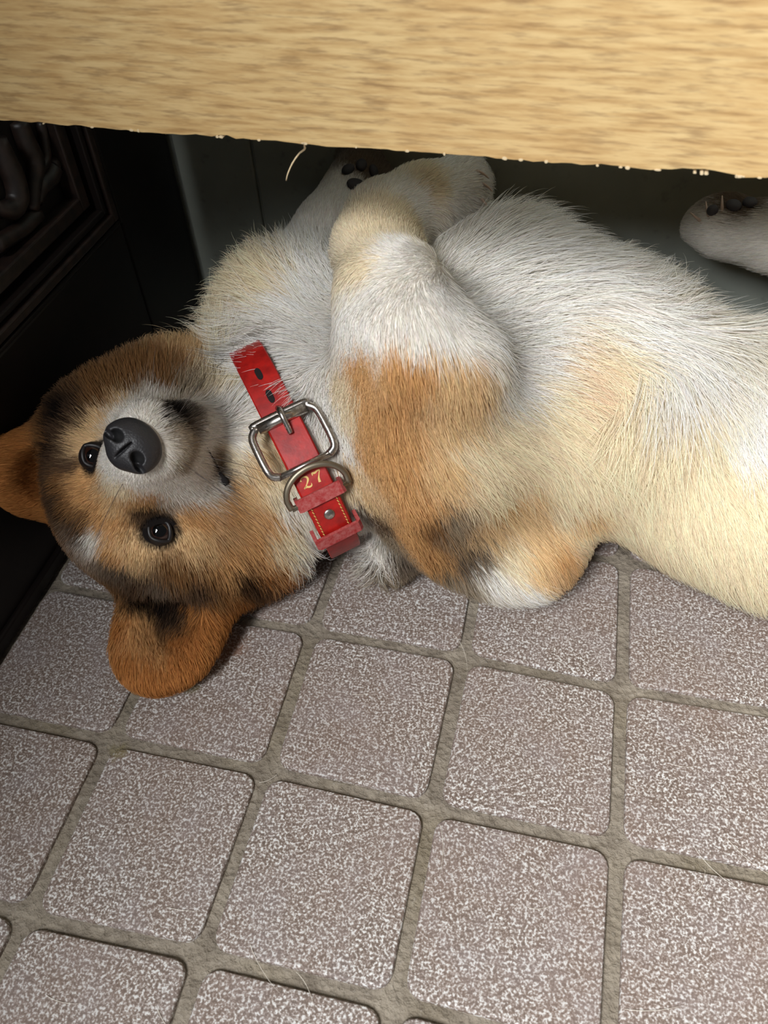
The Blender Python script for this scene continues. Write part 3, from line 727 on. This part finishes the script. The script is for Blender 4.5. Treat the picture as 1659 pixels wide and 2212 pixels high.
# ------------------------------------------------------------------ eyes, nose, mouth, pads, claws, whiskers
M_IRIS = flat_mat('brown_iris', (40, 22, 16), 0.08); M_PUPIL = flat_mat('black_pupil', (5, 5, 6), 0.05)
t = NT('dark_nose_leather'); v = t.coord('Object'); vo = t.n('ShaderNodeTexVoronoi', {'Vector': v, 'Scale': 900.0}).outputs['Distance']
t.set(Base_Color=tuple(lin((38, 37, 39))) + (1,), Roughness=0.5).bump(vo, 0.25, 0.0006); M_NOSE = t.m
M_LID = flat_mat('eyelid_skin', (22, 18, 18), 0.45); M_PAD = flat_mat('paw_pad_skin', (52, 47, 48), 0.7); M_LIP = flat_mat('lip_skin', (20, 15, 15), 0.9)
M_CLAW = flat_mat('claw_horn', (176, 152, 134), 0.4)
M_WHISK = flat_mat('whisker_hair', (60, 48, 40), 0.5)
ER = 0.0100
for k, e in enumerate(EYES):
    fwd = unit(hz * 0.45 + unit(CAM_C - e) * 0.8); side = unit(hx - fwd * (hx @ fwd)); upv = np.cross(fwd, side)
    c = e - fwd * 0.0070
    bm = bmesh.new(); bmesh.ops.create_uvsphere(bm, u_segments=36, v_segments=28, radius=ER)
    Mx = Matrix(((side[0], upv[0], fwd[0], c[0]), (side[1], upv[1], fwd[1], c[1]), (side[2], upv[2], fwd[2], c[2]), (0, 0, 0, 1)))
    for f in bm.faces:
        a = math.degrees(math.acos(max(-1, min(1, f.calc_center_median().normalized().z)))); f.material_index = 0 if a > 27 else 1
        if a > 50: f.material_index = 2
    bmesh.ops.transform(bm, matrix=Mx, verts=bm.verts)
    o = bm_obj('eye', bm, M_IRIS, dog, True); o.data.materials.append(M_PUPIL); o.data.materials.append(M_LID)
    bm = bmesh.new(); P = []
    for a in np.linspace(0, 2 * math.pi, 40, endpoint=False):
        h_, w_ = math.radians(41) * math.sin(a), math.radians(54) * math.cos(a)
        dd = unit(fwd + side * math.tan(w_) * 0.95 + upv * math.tan(h_) * (1 - 0.15 * abs(math.cos(a))))
        P.append(c + dd * ER * 1.03)
    tube(bm, P, 0.0015, 8, closed=True)
    bm_obj('eyelid', bm, M_LID, o, True)

def small_field(center, axes, half, h, fn):
    n = (2 * np.array(half) / h).astype(int) + 1
    g = [-half[k] + np.arange(n[k]) * h for k in range(3)]
    L = np.stack(np.meshgrid(*g, indexing='ij'), -1)
    vs, fs = surface_nets(fn(L), -np.array(half, float), h)
    fs = fs[(fs >= 0).all(1)]
    return center + vs @ np.array(axes), fs
def se(L, c, r):
    q_ = (L - np.array(c)) / np.array(r); k0 = np.linalg.norm(q_, axis=-1); k1 = np.linalg.norm(q_ / np.array(r), axis=-1) + 1e-6
    return k0 * (k0 - 1) / k1
def smin(a, b, k): h = np.maximum(k - np.abs(a - b), 0) / k; return np.minimum(a, b) - h * h * k / 4
def smax(a, b, k): return -smin(-a, -b, k)
def nose_fn(L):
    L = L * 1000.0
    d = se(L, (0, 1.5, -2), (17.0, 13.0, 11)); d = smin(d, se(L, (0, -6, -2), (11.5, 10.0, 9.5)), 5)
    for s in (-1, 1):
        d = smin(d, se(L, (s * 9.5, -3.0, 1.0), (7.5, 7.5, 7.0)), 4)
        d = smax(d, -se(L, (s * 8.6, -3.2, 8.6), (4.2, 3.5, 6.6)), 1.6)
        d = smax(d, -se(L, (s * 13.5, -6.2, 5.5), (4.4, 1.9, 5.5)), 1.2)
    d = smax(d, -se(L, (0, -8, 7.5), (0.9, 9.0, 3.4)), 1.4)
    return d / 1000.0
nz = unit(hz * 0.9 + unit(CAM_C - NOSE) * 0.5); nx_ = unit(hx - nz * (hx @ nz)); ny_ = np.cross(nz, nx_)
vs, fs2 = small_field(NOSE + nz * 0.0012, np.array([nx_, ny_, nz]), (0.021, 0.020, 0.016), 0.00055, nose_fn)
nose = mesh_obj('nose', vs, fs2, M_NOSE, dog, True)
nose.data.materials.append(flat_mat('nostril_shade', (6, 5, 6), 0.9))  # black faces paint the shade inside the nostrils
nl = (np.array(vs) - (NOSE + nz * 0.0012)) @ np.array([nx_, ny_, nz]).T * 1000
nd_ = np.minimum(se(nl, (8.6, -3.2, 8.6), (4.25, 3.55, 6.65)), se(nl, (-8.6, -3.2, 8.6), (4.25, 3.55, 6.65)))
for p_ in nose.data.polygons:
    if np.mean([nd_[i] for i in p_.vertices]) < 0.12 and np.mean([nl[i][2] for i in p_.vertices]) < 8.0: p_.material_index = 1

def on_skin(pts, lift=0.0):
    pts = np.array(pts, float); P, ok = hit(pts[:, 0], pts[:, 1]); return P + grad(P) * lift
bm = bmesh.new()
tube(bm, spline(on_skin([(352, 898), (385, 905), (418, 930), (445, 965), (464, 1000), (478, 1030), (490, 1046)], 0.0001), 26), np.interp(np.linspace(0, 1, 26), [0, .55, .75, .92, 1], [.0005, .0006, .0012, .0030, .0020]), 8)
bm_obj('mouth', bm, M_LIP, dog, True)
def blob(name, px, py, r, mat, out=0.35):
    P = on_skin([(px, py)])[0]; N_ = grad(P[None])[0]; x = unit(np.cross(N_, V3(.3, .2, .9))); y = np.cross(N_, x)
    bm = bmesh.new(); bmesh.ops.create_icosphere(bm, subdivisions=3, radius=1.0)
    for v_ in bm.verts:
        q_ = np.array(v_.co); w = P + x * q_[0] * r[0] + y * q_[1] * r[1] + N_ * (q_[2] * r[2] + r[2] * out)
        v_.co = w
    return bm_obj(name, bm, mat, dog, True)
for a in ((770, 402, (.0085, .006, .003)), (752, 368, (.0045, .006, .003)), (780, 358, (.0045, .006, .003)), (806, 372, (.004, .006, .003)),
          (1585, 446, (.006, .0045, .003)), (1620, 440, (.006, .0045, .003)), (1540, 456, (.004, .004, .003))):
    blob('paw_pad', *a, M_PAD)
for px, py, dx, dy in ((1032, 372, 12, 6), (1042, 398, 12, 8), (1036, 428, 8, 8), (1530, 462, -3, -14), (1512, 476, -10, -8), (1560, 450, 0, -14)):
    P = on_skin([(px, py)])[0]; D_ = unit(dx * CAM_R[0] + dy * CAM_R[1]) ; N_ = grad(P[None])[0]
    bm = bmesh.new(); tube(bm, spline([P - D_ * .004, P + D_ * .003 + N_ * .001, P + D_ * .009 - N_ * .0005], 8), np.linspace(.0014, .0004, 8), 8)
    bm_obj('claw', bm, M_CLAW, dog, True)
W_ = []
for (px, py, dx, dy, L_) in ((410, 960, .9, -.3, .05), (425, 985, 1, .1, .055), (395, 1000, .8, .5, .05), (420, 1020, .9, .6, .06), (350, 880, .3, -1, .05), (385, 895, .6, -.9, .055), (330, 870, -.1, -1, .045), (440, 1000, 1, .25, .05), (265, 1045, -.5, .9, .05)):
    P = on_skin([(px, py)])[0]; N_ = grad(P[None])[0]; D_ = unit(dx * CAM_R[0] + dy * CAM_R[1] + N_ * 0.5)
    u = np.linspace(0, 1, 6)[:, None]; W_.append(P + D_ * L_ * u + V3(0, 0, -0.012) * u ** 2)
o = hair_object('whisker', np.array(W_), np.full(len(W_), 0.00016), M_WHISK, parent=dog); tag(o, kind='stuff')

# ------------------------------------------------------------------ red leather collar
t = NT('red_leather'); pos = t.n('ShaderNodeNewGeometry').outputs['Position']
a1 = t.noise(pos, 120, 4, 0.6); a2 = t.noise(pos, 420, 3)
rc = t.ramp(a1, [(0.35, lin((138, 16, 13))), (0.65, lin((176, 26, 20)))])
rc = t.mix(t.ramp(a2, [(0.6, (0, 0, 0)), (0.78, (0.5,) * 3)]), rc, lin((120, 48, 40)))
t.set(Base_Color=rc, Roughness=0.42).bump(a2, 0.15, 0.0004); M_RED = t.m
t = NT('dusty_red_leather'); pos = t.n('ShaderNodeNewGeometry').outputs['Position']; a2 = t.noise(pos, 350, 4, 0.65)
t.set(Base_Color=t.ramp(a2, [(0.35, lin((148, 30, 30))), (0.7, lin((168, 92, 88)))]), Roughness=0.8).bump(a2, 0.3, 0.0005); M_DUST = t.m
t = NT('worn_nickel'); pos = t.n('ShaderNodeNewGeometry').outputs['Position']; a2 = t.noise(pos, 300, 3)
t.set(Base_Color=t.ramp(a2, [(0.35, lin((150, 142, 134))), (0.65, lin((205, 200, 194)))]), Metallic=1.0, Roughness=t.ramp(a2, [(0.35, (.38,) * 3), (0.7, (.2,) * 3)])); M_NICKEL = t.m
t = NT('dull_steel'); t.set(Base_Color=tuple(lin((150, 140, 122))) + (1,), Metallic=1.0, Roughness=0.48); M_STEEL = t.m
M_GOLD = flat_mat('gold_print', (222, 186, 112), 0.4); M_THREAD = flat_mat('ochre_thread', (196, 150, 84), 0.8); M_HOLE = flat_mat('hole_shade', (18, 8, 8), 0.9)
collar = tag(empty('collar', tuple(c0)), 'red leather collar with buckle and gold 27, round the neck of the lying dog', 'collar')
RPX = project(RP); VIS = np.nonzero((np.abs((RP - c0) @ s_t) < 0.2) & ((RP - c0) @ s_n > 0.0))[0]
def near_s(px, py): return RA[VIS[np.argmin(((RPX[VIS] - [px, py]) ** 2).sum(1))]]
def rp(a):
    a = np.atleast_1d(a); u = (a + math.pi) / (2 * math.pi) * 240; i = np.floor(u).astype(int); f = (u - i)[:, None]
    return RP[i % 240] * (1 - f) + RP[(i + 1) % 240] * f
def frame(a):
    P = rp(a)[0]; tt = unit(rp(a + 0.06)[0] - rp(a - 0.06)[0]); n = np.cross(tt, SW); n *= np.sign(n @ (P - c0)); return P, tt, unit(n)
def cput(o): o.parent = collar; o.matrix_parent_inverse = Matrix.Translation(-Vector(collar.location)); return o
def band(name, a0, a1, w, z0, z1, mat, n=40, closed=False, round_=0.0008, shift=0.0):
    A = np.linspace(a0, a1, n, endpoint=not closed); vs, fs = [], []
    prof = [(-w, z0), (w, z0), (w, z1 - round_), (w - round_, z1), (-w + round_, z1), (-w, z1 - round_)]; m_ = len(prof)
    for a in A:
        P, tt, nn = frame(a)
        vs += [P + SW * (x + shift) + nn * z for x, z in prof]
    for i in range(n if closed else n - 1):
        for k in range(m_): fs.append((i * m_ + k, i * m_ + (k + 1) % m_, ((i + 1) % n) * m_ + (k + 1) % m_, ((i + 1) % n) * m_ + k))
    if not closed: fs += [tuple(range(m_))[::-1], tuple(range((n - 1) * m_, n * m_))]
    o = mesh_obj(name, vs, fs, mat); bm = bmesh.new(); bm.from_mesh(o.data); bmesh.ops.recalc_face_normals(bm, faces=bm.faces); bm.to_mesh(o.data); bm.free()
    return cput(o)
HW = 0.0116
band('strap', -math.pi, math.pi, HW, 0.0, 0.0028, M_RED, 160, True)
s_rol, s_end = near_s(612, 912), near_s(722, 1136)
band('strap_end', s_rol + 0.02, s_end, HW - 0.0004, 0.0030, 0.0056, M_RED, 50)                   # second layer, buckled over
def local(a): P, tt, nn = frame(a); return lambda x, y, z: P + SW * x + tt * y + nn * z
# buckle
B_ = local(s_rol); BZ = 0.0065
bm = bmesh.new(); tube(bm, [B_(-0.0165, 0, BZ), B_(0.0165, 0, BZ)], 0.0036, 16)
roller = bm_obj('roller', bm, M_NICKEL, None, True)
fr = [(0.0185, -0.001), (0.0225, 0.004), (0.0232, 0.015), (0.0230, 0.026), (0.0215, 0.031), (0.017, 0.0335)]
pts = [(-x, y) for x, y in fr[::-1]] + [(-0.0165, -0.0035)] + [(0.0165, -0.0035)] + fr
zz = lambda y: BZ - 0.0005 - max(0, y - 0.024) * 0.3
bm = bmesh.new(); tube(bm, spline([B_(x, y, zz(y)) for x, y in pts] , 70), 0.0026, 12)
tube(bm, [B_(-0.018, 0.0333, 0.0030), B_(0.018, 0.0333, 0.0030)], 0.0022, 10)
buckle = cput(bm_obj('buckle', bm, M_NICKEL, None, True))
roller.parent = buckle
bm = bmesh.new(); tube(bm, spline([B_(0.001, -0.0075, BZ - 0.001), B_(0.001, -0.0045, BZ + 0.0036), B_(0.001, 0.0, BZ + 0.0052), B_(0.001, 0.006, BZ + 0.003), B_(0.001, 0.0115, BZ + 0.0005)], 24), np.linspace(0.0022, 0.0018, 24), 10)
pr = bm_obj('prong', bm, M_NICKEL, buckle, True)
# D ring
D_ = local(near_s(690, 1058))
bm = bmesh.new(); arc = [D_(-0.0200, 0.002, 0.0055)] + [D_(0.0205 * math.sin(q_), -0.002 - 0.0165 * math.cos(q_), 0.0060 + 0.005 * math.cos(q_)) for q_ in np.linspace(-1.5, 1.5, 17)] + [D_(0.0200, 0.002, 0.0055)]
tube(bm, spline(arc, 50), 0.0021, 10); tube(bm, [arc[0], arc[-1]], 0.0019, 8)
cput(bm_obj('d_ring', bm, M_STEEL, None, True))
for (px, py, w_, len_, zt) in ((692, 1066, 0.0165, 0.0088, 0.0088), (720, 1143, 0.0166, 0.0085, 0.0092)):
    a = near_s(px, py); K_ = local(a); bm = bmesh.new()
    prof = [(-w_, -0.003), (-w_, zt - 0.002), (-w_ + 0.002, zt), (w_ - 0.002, zt), (w_, zt - 0.002), (w_, -0.003)]
    inn = [(x * (1 - 0.0024 / w_), min(z, zt - 0.0022)) for x, z in prof]
    rings = []
    for y in (-len_ / 2, len_ / 2): rings.append(([bm.verts.new(K_(x, y, z)) for x, z in prof], [bm.verts.new(K_(x, y, z)) for x, z in inn]))
    for k in range(5):
        bm.faces.new((rings[0][0][k], rings[0][0][k + 1], rings[1][0][k + 1], rings[1][0][k])); bm.faces.new((rings[0][1][k], rings[0][1][k + 1], rings[1][1][k + 1], rings[1][1][k]))
        for r_i in (0, 1): bm.faces.new((rings[r_i][0][k], rings[r_i][0][k + 1], rings[r_i][1][k + 1], rings[r_i][1][k]))
    o = cput(bm_obj('keeper_loop', bm, M_DUST)); tag(o, 'dusty faded red loop')
# rivet, thread, number, dark discs for the holes
R_ = local(near_s(706, 1104)); bm = bmesh.new(); bmesh.ops.create_icosphere(bm, subdivisions=3, radius=1)
for v_ in bm.verts: q_ = np.array(v_.co); v_.co = R_(q_[0] * 0.0037, q_[1] * 0.0037, 0.0056 + q_[2] * 0.0012)
cput(bm_obj('rivet', bm, M_NICKEL, None, True))
a0, a1 = near_s(697, 1082), near_s(718, 1134)
for x in (-0.0088, 0.0088):
    bm = bmesh.new()
    for a in np.linspace(a0, a1, 9):
        S_ = local(a); tube(bm, [S_(x - 0.0004, -0.0010, 0.0056), S_(x, 0, 0.0061), S_(x + 0.0004, 0.0010, 0.0056)], 0.00042, 6)
    o = cput(bm_obj('stitching', bm, M_THREAD, None, True)); tag(o, kind='stuff')
G_ = local(near_s(679, 1032))
def stroke(bm, pts, wid):
    P = spline(np.array(pts, float), 26); w = np.interp(np.linspace(0, 1, 26), np.linspace(0, 1, len(wid)), wid)
    T = np.gradient(P, axis=0); T = unit(T); Q = np.stack([-T[:, 1], T[:, 0]], -1)
    a = [bm.verts.new(G_(*(p + q_ * ww / 2), 0.0058)) for p, q_, ww in zip(P, Q, w)]; b = [bm.verts.new(G_(*(p - q_ * ww / 2), 0.0058)) for p, q_, ww in zip(P, Q, w)]
    for k in range(25): bm.faces.new((a[k], a[k + 1], b[k + 1], b[k]))
    bmesh.ops.solidify
U = 0.0037
bm = bmesh.new()
stroke(bm, [(x * U - 0.0044, -y * U) for x, y in ((-.75, .45), (-.55, .85), (0, 1), (.5, .75), (.5, .25), (0, -.35), (-.7, -.95))], [.0012, .0006, .0007, .0013, .0013, .0007, .0006])
stroke(bm, [(x * U - 0.0044, -y * U) for x, y in ((-.75, -.9), (-.3, -.75), (.2, -.95), (.65, -.9), (.8, -.5))], [.0006, .0014, .0012, .0009, .0003])
stroke(bm, [(x * U + 0.0040, -y * U) for x, y in ((-.75, .5), (-.65, .9), (-.2, .82), (.3, .95), (.8, .95))], [.0004, .0011, .0014, .0010, .0006])
stroke(bm, [(x * U + 0.0040, -y * U) for x, y in ((.78, .95), (.3, .2), (.0, -.4), (-.1, -1))], [.0005, .0006, .0013, .0016])
for f in bm.faces: f.normal_update()
o = cput(bm_obj('number', bm, M_GOLD)); tag(o, 'gold printed number 27')
for px, py in ((584, 862), (556, 815), (535, 770)):
    H_ = local(near_s(px, py)); n = 20; bm = bmesh.new(); top = []
    for q_ in np.linspace(0, 2 * math.pi, n, endpoint=False):
        y = 0.0050 * math.copysign(abs(math.sin(q_)) ** 0.6, math.sin(q_)); top.append(bm.verts.new(H_(0.0021 * math.cos(q_), y, 0.0030)))
    low = [bm.verts.new(v_.co - Vector(frame(near_s(px, py))[2]) * 0.0014) for v_ in top]
    bm.faces.new(top)
    for k in range(n): bm.faces.new((top[k], top[(k + 1) % n], low[(k + 1) % n], low[k]))
    cput(bm_obj('hole_shade', bm, M_HOLE))  # dark disc on the strap paints the shade of a punched hole

# ------------------------------------------------------------------ loose hairs shed on the tiles
S_ = []
for px, py, dx, dy, L_, cv in ((560, 1690, 1, .0, .012, .5), (1500, 1830, .3, 1, .035, .4), (1570, 1810, .4, 1, .035, .3), (950, 1780, .2, 1, .03, -.3), (1140, 1960, 1, .5, .014, .5), (360, 1960, 1, .3, .02, .1), (980, 1370, .5, .9, .03, -.4),
                              (1350, 2180, 1, .2, .03, .2), (340, 2180, .5, 1, .03, .4), (540, 2040, .4, 1, .03, .2), (80, 1680, 1, .6, .012, .2), (1060, 1800, 1, .5, .012, .3), (1500, 1930, .8, -.5, .015, .6), (1170, 1870, .5, 1, .018, -.3), (760, 1500, 1, .2, .012, .2), (100, 2150, 1, .7, .02, .3), (640, 2100, .7, .7, .02, -.4), (1450, 1650, 1, .6, .015, .3)):
    P = at_z(px, py, 0.0006); D_ = CAM_R[0] * dx + CAM_R[1] * dy; D_[2] = 0; D_ = unit(D_); Q = np.array([-D_[1], D_[0], 0]); u = np.linspace(0, 1, 8)[:, None]
    S_.append(P + D_ * L_ * u + Q * L_ * cv * u * u)
o = hair_object('shed_hair', np.array(S_), np.full(len(S_), 0.00011), flat_mat('pale_hair', (225, 218, 205), 0.6))
tag(o, 'pale loose dog hairs scattered on the speckled floor tiles', 'hair', kind='stuff')
